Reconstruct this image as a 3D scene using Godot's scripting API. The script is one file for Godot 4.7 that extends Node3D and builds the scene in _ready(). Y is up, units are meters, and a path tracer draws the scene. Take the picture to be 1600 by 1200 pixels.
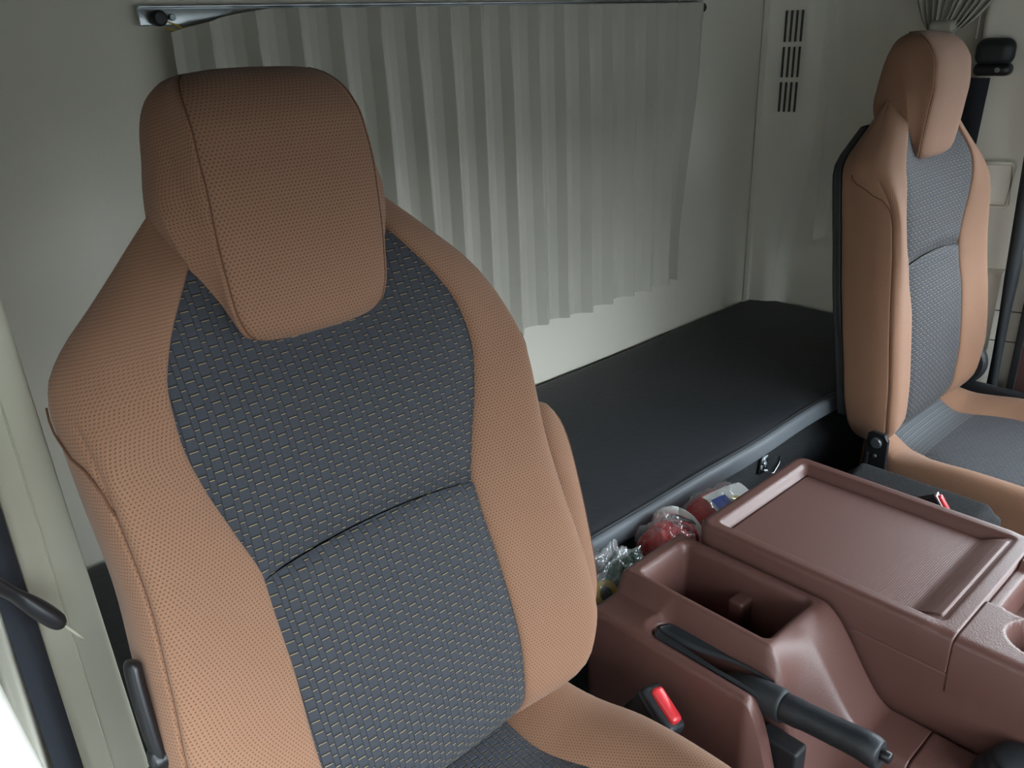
extends Node3D
# A lorry cab seen from the open driver's door: two seats, a bunk behind them, a brown console between.
# Lengths in metres. EYE is the camera's height over the cab floor; V() takes heights measured from the camera.
const EYE := 1.4
var M = {}
var used = {}
var rng = RandomNumberGenerator.new()

func V(x, y, z): return Vector3(x, y + EYE, z)

func numbered(called):
	if not used.has(called):
		used[called] = 0
		return called
	used[called] += 1
	return "%s_%03d" % [called, used[called]]

func tag(o, label, category, group = ""):
	o.set_meta("label", label)
	o.set_meta("category", category)
	if group != "": o.set_meta("group", group)
	return o

func thing(called, at, label, category, group = ""):
	var o = Node3D.new()
	o.name = numbered(called)
	add_child(o)
	o.position = at
	return tag(o, label, category, group)

func put(called, mesh, mat, parent = null, at = Vector3.ZERO, rot = Vector3.ZERO):
	var o = MeshInstance3D.new()
	o.mesh = mesh
	o.material_override = mat
	o.cast_shadow = GeometryInstance3D.SHADOW_CASTING_SETTING_ON
	if parent == null:
		o.name = numbered(called)
		add_child(o)
	else:
		o.name = called
		parent.add_child(o, true)
	o.position = at
	o.rotation_degrees = rot
	return o

func struct(called, mesh, mat, at = Vector3.ZERO, rot = Vector3.ZERO):
	var o = put(called, mesh, mat, null, at, rot)
	o.set_meta("kind", "structure")
	return o

# ---------- shapes ----------
# tris: flat lists of points and uvs; turned outwards from ref, smoothed
func commit(pts, uvs, ref = null, smooth = true):
	var c = ref
	if c == null:
		c = Vector3.ZERO
		for p in pts: c += p
		c /= float(pts.size())
	var s = 0.0
	for i in range(0, pts.size(), 3):
		var n = (pts[i + 2] - pts[i]).cross(pts[i + 1] - pts[i])
		s += n.dot((pts[i] + pts[i + 1] + pts[i + 2]) / 3.0 - c)
	var st = SurfaceTool.new()
	st.begin(Mesh.PRIMITIVE_TRIANGLES)
	st.set_smooth_group(0 if smooth else -1)
	for i in range(0, pts.size(), 3):
		if (pts[i + 1] - pts[i]).cross(pts[i + 2] - pts[i]).length_squared() < 1e-20: continue
		for k in ([0, 1, 2] if s > 0 else [0, 2, 1]):
			st.set_uv(uvs[i + k] if uvs.size() > 0 else Vector2.ZERO)
			st.add_vertex(pts[i + k])
	st.generate_normals()
	return st.commit()

# rows of points, all of one length -> sheet; uv in metres unless given
func sheet(rows, wrap = false, uv_rows = null, ref = null, caps = false):
	var pts = PackedVector3Array()
	var uvs = PackedVector2Array()
	var n = rows[0].size()
	var uv = uv_rows
	if uv == null:
		uv = []
		var vv = 0.0
		for i in rows.size():
			if i > 0: vv += rows[i][n / 2].distance_to(rows[i - 1][n / 2])
			var l = [0.0]
			for j in range(1, n + 1): l.append(l[j - 1] + rows[i][j % n].distance_to(rows[i][j - 1]))
			var r = []
			for j in n + 1: r.append(Vector2(l[j] - l[n / 2], vv))
			uv.append(r)
	for i in rows.size() - 1:
		for j in (n if wrap else n - 1):
			var k = (j + 1) % n
			var a = rows[i][j]; var b = rows[i][k]; var c = rows[i + 1][k]; var d = rows[i + 1][j]
			var ua = uv[i][j]; var ub = uv[i][j + 1]; var uc = uv[i + 1][j + 1]; var ud = uv[i + 1][j]
			pts.append_array([a, b, c, a, c, d])
			uvs.append_array([ua, ub, uc, ua, uc, ud])
	if caps:
		for r in [rows[0], rows[-1]]:
			var m = Vector3.ZERO
			for p in r: m += p
			m /= float(n)
			var back = r == rows[0]
			for j in n:
				var k2 = (j + 1) % n
				if back: pts.append_array([m, r[k2], r[j]])
				else: pts.append_array([m, r[j], r[k2]])
				uvs.append_array([Vector2.ZERO, Vector2.ZERO, Vector2.ZERO])
	return commit(pts, uvs, ref)

# Catmull-Rom through 2D or 3D points, m steps for each span
func curve(p, m):
	var out = []
	for i in p.size() - 1:
		var a = p[max(i - 1, 0)]; var b = p[i]; var c = p[i + 1]; var d = p[min(i + 2, p.size() - 1)]
		for k in m:
			var t = k / float(m)
			out.append(0.5 * (2.0 * b + (c - a) * t + (2.0 * a - 5.0 * b + 4.0 * c - d) * t * t + (3.0 * b - a - 3.0 * c + d) * t * t * t))
	out.append(p[-1])
	return out

# table lookup with smooth monotone steps: [[x, y], ...]
func tab(t, x):
	if x <= t[0][0]: return t[0][1]
	for i in range(1, t.size()):
		if x <= t[i][0]:
			var h = t[i][0] - t[i - 1][0]
			var s = (x - t[i - 1][0]) / h
			var d = (t[i][1] - t[i - 1][1]) / h
			var d0 = d if i < 2 else (t[i - 1][1] - t[i - 2][1]) / (t[i - 1][0] - t[i - 2][0])
			var d1 = d if i > t.size() - 2 else (t[i + 1][1] - t[i][1]) / (t[i + 1][0] - t[i][0])
			var m0 = 0.0 if d0 * d <= 0 else 2.0 * d0 * d / (d0 + d)
			var m1 = 0.0 if d1 * d <= 0 else 2.0 * d1 * d / (d1 + d)
			var s2 = s * s; var s3 = s2 * s
			return t[i - 1][1] * (2 * s3 - 3 * s2 + 1) + t[i][1] * (3 * s2 - 2 * s3) + h * (m0 * (s3 - 2 * s2 + s) + m1 * (s3 - s2))
	return t[-1][1]

func ss(a, b, x):
	var t = clampf((x - a) / (b - a), 0.0, 1.0)
	return t * t * (3.0 - 2.0 * t)

# box with round edges
func rbox(size, r, steps = 3, bend = null):
	var h = size * 0.5
	var ax = []
	for k in 3:
		var l = []
		for i in steps + 1: l.append(-h[k] + r * i / float(steps))
		var inner = h[k] * 2 - 2 * r
		var cuts = 1 if bend == null else maxi(1, int(inner / 0.012))
		for i in range(1, cuts): l.append(-h[k] + r + inner * i / float(cuts))
		for i in steps + 1: l.append(h[k] - r + r * i / float(steps))
		ax.append(l)
	var pts = PackedVector3Array()
	var uvs = PackedVector2Array()
	var inn = Vector3(h.x - r, h.y - r, h.z - r)
	for f in 3:
		var a = (f + 1) % 3; var b = (f + 2) % 3
		for sgn in [-1.0, 1.0]:
			for i in ax[a].size() - 1:
				for j in ax[b].size() - 1:
					var q = []
					var u = []
					for o in [[0, 0], [1, 0], [1, 1], [0, 1]]:
						var p = Vector3.ZERO
						p[f] = sgn * h[f]; p[a] = ax[a][i + o[0]]; p[b] = ax[b][j + o[1]]
						u.append(Vector2(p[a], p[b]))
						var c = Vector3(clampf(p.x, -inn.x, inn.x), clampf(p.y, -inn.y, inn.y), clampf(p.z, -inn.z, inn.z))
						var e = p - c
						p = c + e.normalized() * r
						if bend != null: p = bend.call(p)
						q.append(p)
					if sgn > 0:
						pts.append_array([q[0], q[2], q[1], q[0], q[3], q[2]])
						uvs.append_array([u[0], u[2], u[1], u[0], u[3], u[2]])
					else:
						pts.append_array([q[0], q[1], q[2], q[0], q[2], q[3]])
						uvs.append_array([u[0], u[1], u[2], u[0], u[2], u[3]])
	return commit(pts, uvs)

# tube along points; radius a number or a list; flat squeezes the section
func tube(path, radius, segs = 10, flat = 1.0, side = Vector3.UP):
	var rows = []
	for i in path.size():
		var t = (path[min(i + 1, path.size() - 1)] - path[max(i - 1, 0)]).normalized()
		var a = t.cross(side)
		if a.length() < 0.01: a = t.cross(Vector3(1, 0, 0.3))
		a = a.normalized()
		var b = a.cross(t).normalized()
		var r = radius[i] if radius is Array else radius
		var row = []
		for k in segs:
			var g = TAU * k / segs
			row.append(path[i] + a * cos(g) * r + b * sin(g) * r * flat)
		rows.append(row)
	return sheet(rows, true, null, null, true)

# flat outline with thickness and a small chamfer; outline in x,y, thickness in z
func plate(outline, depth, bev = 0.001):
	var poly = PackedVector2Array(outline)
	if Geometry2D.is_polygon_clockwise(poly): poly.reverse()
	var inset = Geometry2D.offset_polygon(poly, -bev)
	var small = poly
	if inset.size() > 0 and inset[0].size() == poly.size():
		small = inset[0]
		var best = 0
		for k in small.size():
			if small[k].distance_to(poly[0]) < small[best].distance_to(poly[0]): best = k
		var turned = PackedVector2Array()
		for k in small.size(): turned.append(small[(k + best) % small.size()])
		small = turned
		if Geometry2D.is_polygon_clockwise(small): small = poly
	var pts = PackedVector3Array()
	var h = depth * 0.5
	var rings = [[small, -h], [poly, -h + bev], [poly, h - bev], [small, h]]
	for i in 3:
		for k in poly.size():
			var m = (k + 1) % poly.size()
			var a = Vector3(rings[i][0][k].x, rings[i][0][k].y, rings[i][1]); var b = Vector3(rings[i][0][m].x, rings[i][0][m].y, rings[i][1])
			var c = Vector3(rings[i + 1][0][m].x, rings[i + 1][0][m].y, rings[i + 1][1]); var d = Vector3(rings[i + 1][0][k].x, rings[i + 1][0][k].y, rings[i + 1][1])
			pts.append_array([a, c, b, a, d, c])
	var tr = Geometry2D.triangulate_polygon(small)
	for i in range(0, tr.size(), 3):
		var a2 = small[tr[i]]; var b2 = small[tr[i + 1]]; var c2 = small[tr[i + 2]]
		if (b2 - a2).cross(c2 - a2) < 0:
			var t2 = b2; b2 = c2; c2 = t2
		pts.append_array([Vector3(a2.x, a2.y, h), Vector3(c2.x, c2.y, h), Vector3(b2.x, b2.y, h)])
		pts.append_array([Vector3(a2.x, a2.y, -h), Vector3(b2.x, b2.y, -h), Vector3(c2.x, c2.y, -h)])
	return commit(pts, PackedVector2Array(), null, false)

func disc_outline(r, n = 24):
	var o = []
	for k in n: o.append(Vector2(cos(TAU * k / n), sin(TAU * k / n)) * r)
	return o

func round_rect(w, h, r, n = 5):
	var o = []
	for c in [[1, 1, 0], [-1, 1, 1], [-1, -1, 2], [1, -1, 3]]:
		for k in n + 1:
			var g = PI / 2 * (c[2] + k / float(n))
			o.append(Vector2(c[0] * (w / 2 - r) + cos(g) * r, c[1] * (h / 2 - r) + sin(g) * r))
	return o

# height over a rectangle in x and z, with a skirt down to base
func relief(x0, x1, z0, z1, step, f, base, corner = 0.0, world = true, square_front = false):
	var nx = int(ceil((x1 - x0) / step)); var nz = int(ceil((z1 - z0) / step))
	var rows = []
	for i in nz + 1:
		var row = []
		for j in nx + 1:
			var x = lerpf(x0, x1, j / float(nx)); var z = lerpf(z0, z1, i / float(nz))
			if corner > 0 and not (square_front and z > (z0 + z1) / 2):
				var cx = clampf(x, x0 + corner, x1 - corner); var cz = clampf(z, z0 + corner, z1 - corner)
				var d = Vector2(x - cx, z - cz)
				if d.length() > 0.00001:
					d = d.normalized() * maxf(absf(d.x), absf(d.y))
					x = cx + d.x; z = cz + d.y
			row.append(Vector3(x, f.call(x, z) + (EYE if world else 0.0), z))
		rows.append(row)
	var pts = PackedVector3Array()
	var uvs = PackedVector2Array()
	for i in nz:
		for j in nx:
			var a = rows[i][j]; var b = rows[i][j + 1]; var c = rows[i + 1][j + 1]; var d2 = rows[i + 1][j]
			pts.append_array([a, b, c, a, c, d2])
			for p in [a, b, c, a, c, d2]: uvs.append(Vector2(p.x, p.z))
	var ring = []
	for j in nx: ring.append(rows[0][j])
	for i in nz: ring.append(rows[i][nx])
	for j in nx: ring.append(rows[nz][nx - j])
	for i in nz: ring.append(rows[nz - i][0])
	var lo = base + (EYE if world else 0.0)
	for k in ring.size():
		var a = ring[k]; var b = ring[(k + 1) % ring.size()]
		var c = Vector3(b.x, lo, b.z); var d3 = Vector3(a.x, lo, a.z)
		pts.append_array([b, a, d3, b, d3, c])
		for p in [b, a, d3, b, d3, c]: uvs.append(Vector2(p.x + p.z, p.y))
	var mid = Vector3((x0 + x1) / 2, lo - 0.3, (z0 + z1) / 2)
	return commit(pts, uvs, mid)

# signed distance to a rounded rectangle
func sdr(x, z, x0, x1, z0, z1, r):
	var q = Vector2(absf(x - (x0 + x1) / 2) - (x1 - x0) / 2 + r, absf(z - (z0 + z1) / 2) - (z1 - z0) / 2 + r)
	return Vector2(maxf(q.x, 0), maxf(q.y, 0)).length() + minf(maxf(q.x, q.y), 0) - r

# ---------- materials ----------
func mat(col, rough = 0.6, metal = 0.0):
	var m = StandardMaterial3D.new()
	m.albedo_color = col
	m.roughness = rough
	m.metallic = metal
	m.cull_mode = BaseMaterial3D.CULL_DISABLED
	return m

func noise_normal(freq, size, strength, kind = FastNoiseLite.TYPE_SIMPLEX_SMOOTH, seed_ = 1):
	var n = FastNoiseLite.new()
	n.noise_type = kind
	n.frequency = freq
	n.seed = seed_
	n.fractal_octaves = 2
	var im = n.get_seamless_image(size, size)
	im.convert(Image.FORMAT_RGBA8)
	im.bump_map_to_normal_map(strength)
	return ImageTexture.create_from_image(im)

func grain(m, tex, scale, amount):
	m.normal_enabled = true
	m.normal_texture = tex
	m.normal_scale = amount
	m.uv1_triplanar = true
	m.uv1_world_triplanar = true
	m.uv1_scale = Vector3.ONE * scale
	return m

func mottled(freq, size, a, b, seed_ = 3):
	var n = FastNoiseLite.new()
	n.frequency = freq
	n.seed = seed_
	n.fractal_octaves = 4
	var im = n.get_seamless_image(size, size)
	im.convert(Image.FORMAT_RGBA8)
	for y in size:
		for x in size:
			im.set_pixel(x, y, a.lerp(b, im.get_pixel(x, y).r))
	return ImageTexture.create_from_image(im)

func pair(m, col_im, h_im, tile, bump, depth):
	m.albedo_texture = ImageTexture.create_from_image(col_im)
	h_im.bump_map_to_normal_map(bump)
	m.normal_enabled = true
	m.normal_texture = ImageTexture.create_from_image(h_im)
	m.normal_scale = depth
	m.uv1_scale = Vector3(1.0 / tile.x, 1.0 / tile.y, 1)
	return m

# brown knit with rows of little holes
func brown_fabric(base):
	var s = 256
	var c = Image.create(s, s, false, Image.FORMAT_RGBA8)
	var h = Image.create(s, s, false, Image.FORMAT_RGBA8)
	var nse = FastNoiseLite.new()
	nse.frequency = 0.09
	nse.seed = 5
	var p = s / 8.0
	for y in s:
		for x in s:
			var row = int(floor(y / p))
			var fx = fposmod(x + (p / 2 if row % 2 == 1 else 0.0), p) - p / 2
			var fy = fposmod(y, p) - p / 2
			var d = sqrt(fx * fx + fy * fy * 1.2) / p
			var hole = 1.0 - ss(0.12, 0.27, d)
			var thread = 0.5 + 0.5 * sin(TAU * (x + y) / 8.0)
			var k = 1.0 + 0.05 * nse.get_noise_2d(x, y) + 0.04 * (thread - 0.5)
			var col = base * k
			col = col.lerp(base * 0.50, hole * 0.85)
			col.a = 1
			c.set_pixel(x, y, col)
			var hh = 0.75 + 0.10 * (thread - 0.5) - 0.55 * hole
			h.set_pixel(x, y, Color(hh, hh, hh))
	var m = mat(Color.WHITE, 0.85)
	m.rim_enabled = true
	m.rim = 0.15
	m.rim_tint = 0.6
	return pair(m, c, h, Vector2(0.0322, 0.0268), 5.0, 0.7)

# charcoal weave of pillow blocks, a pale thread across the head of each
func weave_fabric(base, dash):
	var w = 480; var hgt = 432
	var c = Image.create(w, hgt, false, Image.FORMAT_RGBA8)
	var h = Image.create(w, hgt, false, Image.FORMAT_RGBA8)
	var pw = w / 4.0; var ph = hgt / 6.0
	var r = RandomNumberGenerator.new()
	r.seed = 11
	for y in hgt:
		for x in w:
			var cx = fposmod(x, pw) / pw
			var long = cx < 0.64
			var fx = cx / 0.64 if long else (cx - 0.64) / 0.36
			var fy = fposmod(y + (0.0 if long else ph * 0.5), ph) / ph
			var edge = ss(0.0, 0.08, fx) * ss(1.0, 0.92, fx) if long else ss(0.0, 0.12, fx) * ss(1.0, 0.88, fx)
			var pillow = edge * (0.25 + 0.75 * ss(0.0, 0.14, fy) * ss(1.0, 0.78, fy))
			var bright = r.randf_range(0.80, 1.20)
			var rib = 0.95 + 0.05 * sin(TAU * y / 5.0)
			var gap = 1.0 - 0.62 * (1.0 - ss(0.02, 0.07, fy) * ss(0.98, 0.93, fy)) * (1.0 if long else 0.7)
			var col = base * bright * rib * gap * (0.80 + 0.20 * edge)
			if fy > 0.085 and fy < 0.130 and fx > 0.12 and fx < 0.88:
				col = dash * r.randf_range(0.85, 1.1)
			col.a = 1
			c.set_pixel(x, y, col)
			var hh = 0.2 + 0.7 * pillow + r.randf_range(-0.03, 0.03)
			h.set_pixel(x, y, Color(hh, hh, hh))
	var m = mat(Color.WHITE, 0.8)
	m.rim_enabled = true
	m.rim = 0.08
	m.rim_tint = 0.3
	return pair(m, c, h, Vector2(0.067, 0.0735), 9.0, 1.0)

func band_fabric(base, dash):
	var s = 128
	var c = Image.create(s, s, false, Image.FORMAT_RGBA8)
	var r = RandomNumberGenerator.new()
	r.seed = 4
	for y in s:
		for x in s:
			var k = r.randf_range(0.88, 1.12) * (0.9 + 0.1 * sin(TAU * y / 16.0))
			var col = base * k
			if y % 32 in [8, 9] and (x + (y / 32) * 16) % 32 < 14: col = dash
			col.a = 1
			c.set_pixel(x, y, col)
	var m = mat(Color.WHITE, 0.85)
	m.albedo_texture = ImageTexture.create_from_image(c)
	m.uv1_scale = Vector3(1.0 / 0.04, 1.0 / 0.04, 1)
	return m

func cloth(base, tile):
	var s = 128
	var c = Image.create(s, s, false, Image.FORMAT_RGBA8)
	var h = Image.create(s, s, false, Image.FORMAT_RGBA8)
	var r = RandomNumberGenerator.new()
	r.seed = 8
	for y in s:
		for x in s:
			var t = 0.5 + 0.5 * sin(TAU * (x + y) / 8.0)
			var col = base * (0.97 + 0.04 * t + r.randf_range(-0.02, 0.02))
			col.a = 1
			c.set_pixel(x, y, col)
			var hh = 0.5 + 0.2 * (t - 0.5) + r.randf_range(-0.05, 0.05)
			h.set_pixel(x, y, Color(hh, hh, hh))
	return pair(mat(Color.WHITE, 0.9), c, h, Vector2(tile, tile), 2.0, 0.5)

func make_materials():
	M.wall = grain(mat(Color8(224, 219, 205), 0.62), noise_normal(0.05, 256, 3.0), 18.0, 0.18)
	M.roof = mat(Color8(128, 125, 116), 0.9)
	M.seam = mat(Color8(70, 68, 62), 0.8)
	M.vent_dark = mat(Color8(62, 60, 55), 0.8)
	M.brown = brown_fabric(Color8(138, 100, 76))
	M.thread = mat(Color8(96, 60, 40), 0.8)
	M.weave = weave_fabric(Color8(52, 55, 63), Color8(186, 160, 106))
	M.band = band_fabric(Color8(84, 86, 90), Color8(150, 150, 146))
	M.shell = mat(Color8(30, 31, 34), 0.55)
	M.curtain = cloth(Color8(184, 181, 169), 0.02)
	M.curtain.backlight_enabled = true
	M.curtain.backlight = Color(0.12, 0.12, 0.11)
	M.blind = cloth(Color8(172, 169, 152), 0.02)
	M.stitch = mat(Color8(150, 146, 130), 0.9)
	M.alu = mat(Color8(190, 196, 200), 0.28, 0.9)
	var leather = noise_normal(0.045, 512, 7.0, FastNoiseLite.TYPE_CELLULAR, 2)
	M.console = grain(mat(Color8(98, 67, 61), 0.42), leather, 17.0, 0.30)
	M.console_smooth = grain(mat(Color8(96, 65, 59), 0.4), leather, 14.0, 0.12)
	M.tray = mat(Color8(104, 73, 67), 0.45)
	var dots = Image.create(64, 64, false, Image.FORMAT_RGBA8)
	for y in 64:
		for x in 64:
			var k = 0.5 + 0.25 * (cos(TAU * x / 16.0) + cos(TAU * y / 16.0))
			dots.set_pixel(x, y, Color(k, k, k))
	dots.bump_map_to_normal_map(3.0)
	grain(M.tray, ImageTexture.create_from_image(dots), 1.0 / 0.012, 0.5)
	M.bed = grain(mat(Color8(47, 49, 54), 0.6), noise_normal(0.03, 256, 4.0), 6.0, 0.25)
	M.bed_edge = grain(mat(Color8(92, 97, 102), 0.6), noise_normal(0.1, 256, 4.0), 20.0, 0.25)
	M.carpet = mat(Color.WHITE, 0.95)
	M.carpet.albedo_texture = mottled(0.12, 256, Color8(16, 18, 20), Color8(78, 84, 88), 6)
	grain(M.carpet, noise_normal(0.16, 256, 12.0, FastNoiseLite.TYPE_SIMPLEX, 9), 9.0, 1.0)
	M.felt = mat(Color.WHITE, 0.95)
	M.felt.albedo_texture = mottled(0.1, 256, Color8(20, 20, 22), Color8(46, 46, 48), 16)
	grain(M.felt, noise_normal(0.16, 256, 10.0, FastNoiseLite.TYPE_SIMPLEX, 10), 10.0, 0.8)
	M.black = mat(Color8(26, 27, 30), 0.35)
	M.black_grain = grain(mat(Color8(34, 37, 41), 0.5), leather, 16.0, 0.3)
	M.rubber = mat(Color8(36, 40, 44), 0.62)
	M.belt = cloth(Color8(30, 34, 42), 0.012)
	M.chrome = mat(Color8(200, 205, 208), 0.2, 1.0)
	M.steel = mat(Color8(140, 148, 150), 0.35, 0.9)
	M.red_plastic = mat(Color8(214, 44, 52), 0.25)
	M.red_plastic.clearcoat_enabled = true
	M.red_cloth = grain(mat(Color8(224, 34, 42), 0.5), noise_normal(0.05, 256, 8.0, FastNoiseLite.TYPE_SIMPLEX, 21), 14.0, 0.6)
	M.white = mat(Color8(226, 226, 224), 0.5)
	M.white_paint = mat(Color8(232, 232, 222), 0.35)
	M.blue = mat(Color8(40, 62, 150), 0.5)
	M.yellow = mat(Color8(214, 186, 40), 0.5)
	M.green = grain(mat(Color8(18, 92, 66), 0.6), noise_normal(0.05, 256, 8.0, FastNoiseLite.TYPE_SIMPLEX, 23), 14.0, 0.8)
	M.film = mat(Color(0.94, 0.95, 0.96, 0.13), 0.10)
	M.film.transparency = BaseMaterial3D.TRANSPARENCY_ALPHA
	M.film.metallic_specular = 0.8
	M.glass = mat(Color(0.85, 0.9, 0.9, 0.08), 0.02)
	M.glass.transparency = BaseMaterial3D.TRANSPARENCY_ALPHA
	M.floor_mat = mat(Color8(40, 40, 42), 0.9)
	M.door_brown = grain(mat(Color8(86, 58, 54), 0.5), leather, 9.0, 0.25)
	M.asphalt = mat(Color8(120, 120, 118), 0.95)

# ---------- seats ----------
const HW = [[0.0, 0.165], [0.012, 0.200], [0.03, 0.228], [0.06, 0.250], [0.11, 0.262], [0.18, 0.261], [0.27, 0.252], [0.36, 0.246], [0.45, 0.249], [0.52, 0.250], [0.548, 0.244], [0.575, 0.226], [0.61, 0.190], [0.64, 0.160], [0.665, 0.135], [0.69, 0.108], [0.72, 0.064], [0.74, 0.030]]
const IW = [[0.0, 0.124], [0.06, 0.134], [0.14, 0.139], [0.24, 0.136], [0.32, 0.135], [0.38, 0.150], [0.43, 0.165], [0.48, 0.173], [0.52, 0.170], [0.56, 0.155], [0.60, 0.130], [0.63, 0.108], [0.66, 0.085]]
const WC = [[0.0, 0.006], [0.05, 0.018], [0.12, 0.025], [0.22, 0.022], [0.30, 0.012], [0.36, 0.010], [0.42, 0.014], [0.48, 0.017], [0.54, 0.010], [0.60, -0.002], [0.63, -0.012], [0.66, -0.030], [0.70, -0.052]]
const DIP = [[0.36, 0.0], [0.44, 0.006], [0.50, 0.016], [0.56, 0.024], [0.62, 0.020], [0.66, 0.0]]
const WB = [[0.0, 0.016], [0.05, 0.034], [0.12, 0.044], [0.3, 0.036], [0.42, 0.034], [0.50, 0.022], [0.55, 0.008], [0.60, -0.006], [0.65, -0.022], [0.70, -0.04]]
const HEAD_S = [[0.535, 0.045], [0.543, 0.066], [0.555, 0.078], [0.58, 0.085], [0.65, 0.089], [0.70, 0.089], [0.74, 0.087], [0.765, 0.084], [0.785, 0.076], [0.797, 0.062], [0.803, 0.040]]
const HEAD_F = [[0.535, -0.012], [0.543, 0.002], [0.555, 0.009], [0.59, 0.017], [0.65, 0.029], [0.70, 0.037], [0.735, 0.037], [0.76, 0.029], [0.78, 0.015], [0.795, -0.005], [0.803, -0.030]]
const HEAD_B = [[0.535, 0.056], [0.547, 0.074], [0.59, 0.096], [0.623, 0.110], [0.658, 0.119], [0.675, 0.121], [0.70, 0.118], [0.73, 0.111], [0.76, 0.105], [0.78, 0.096], [0.795, 0.078], [0.803, 0.050]]
const HEAD_W = [[0.535, -0.026], [0.58, -0.020], [0.64, -0.016], [0.68, -0.020], [0.72, -0.028], [0.80, -0.034]]
const HEAD_R = [[0.535, -0.045], [0.585, -0.060], [0.615, -0.085], [0.66, -0.094], [0.70, -0.088], [0.74, -0.080], [0.77, -0.070], [0.79, -0.060], [0.803, -0.040]]

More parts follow.
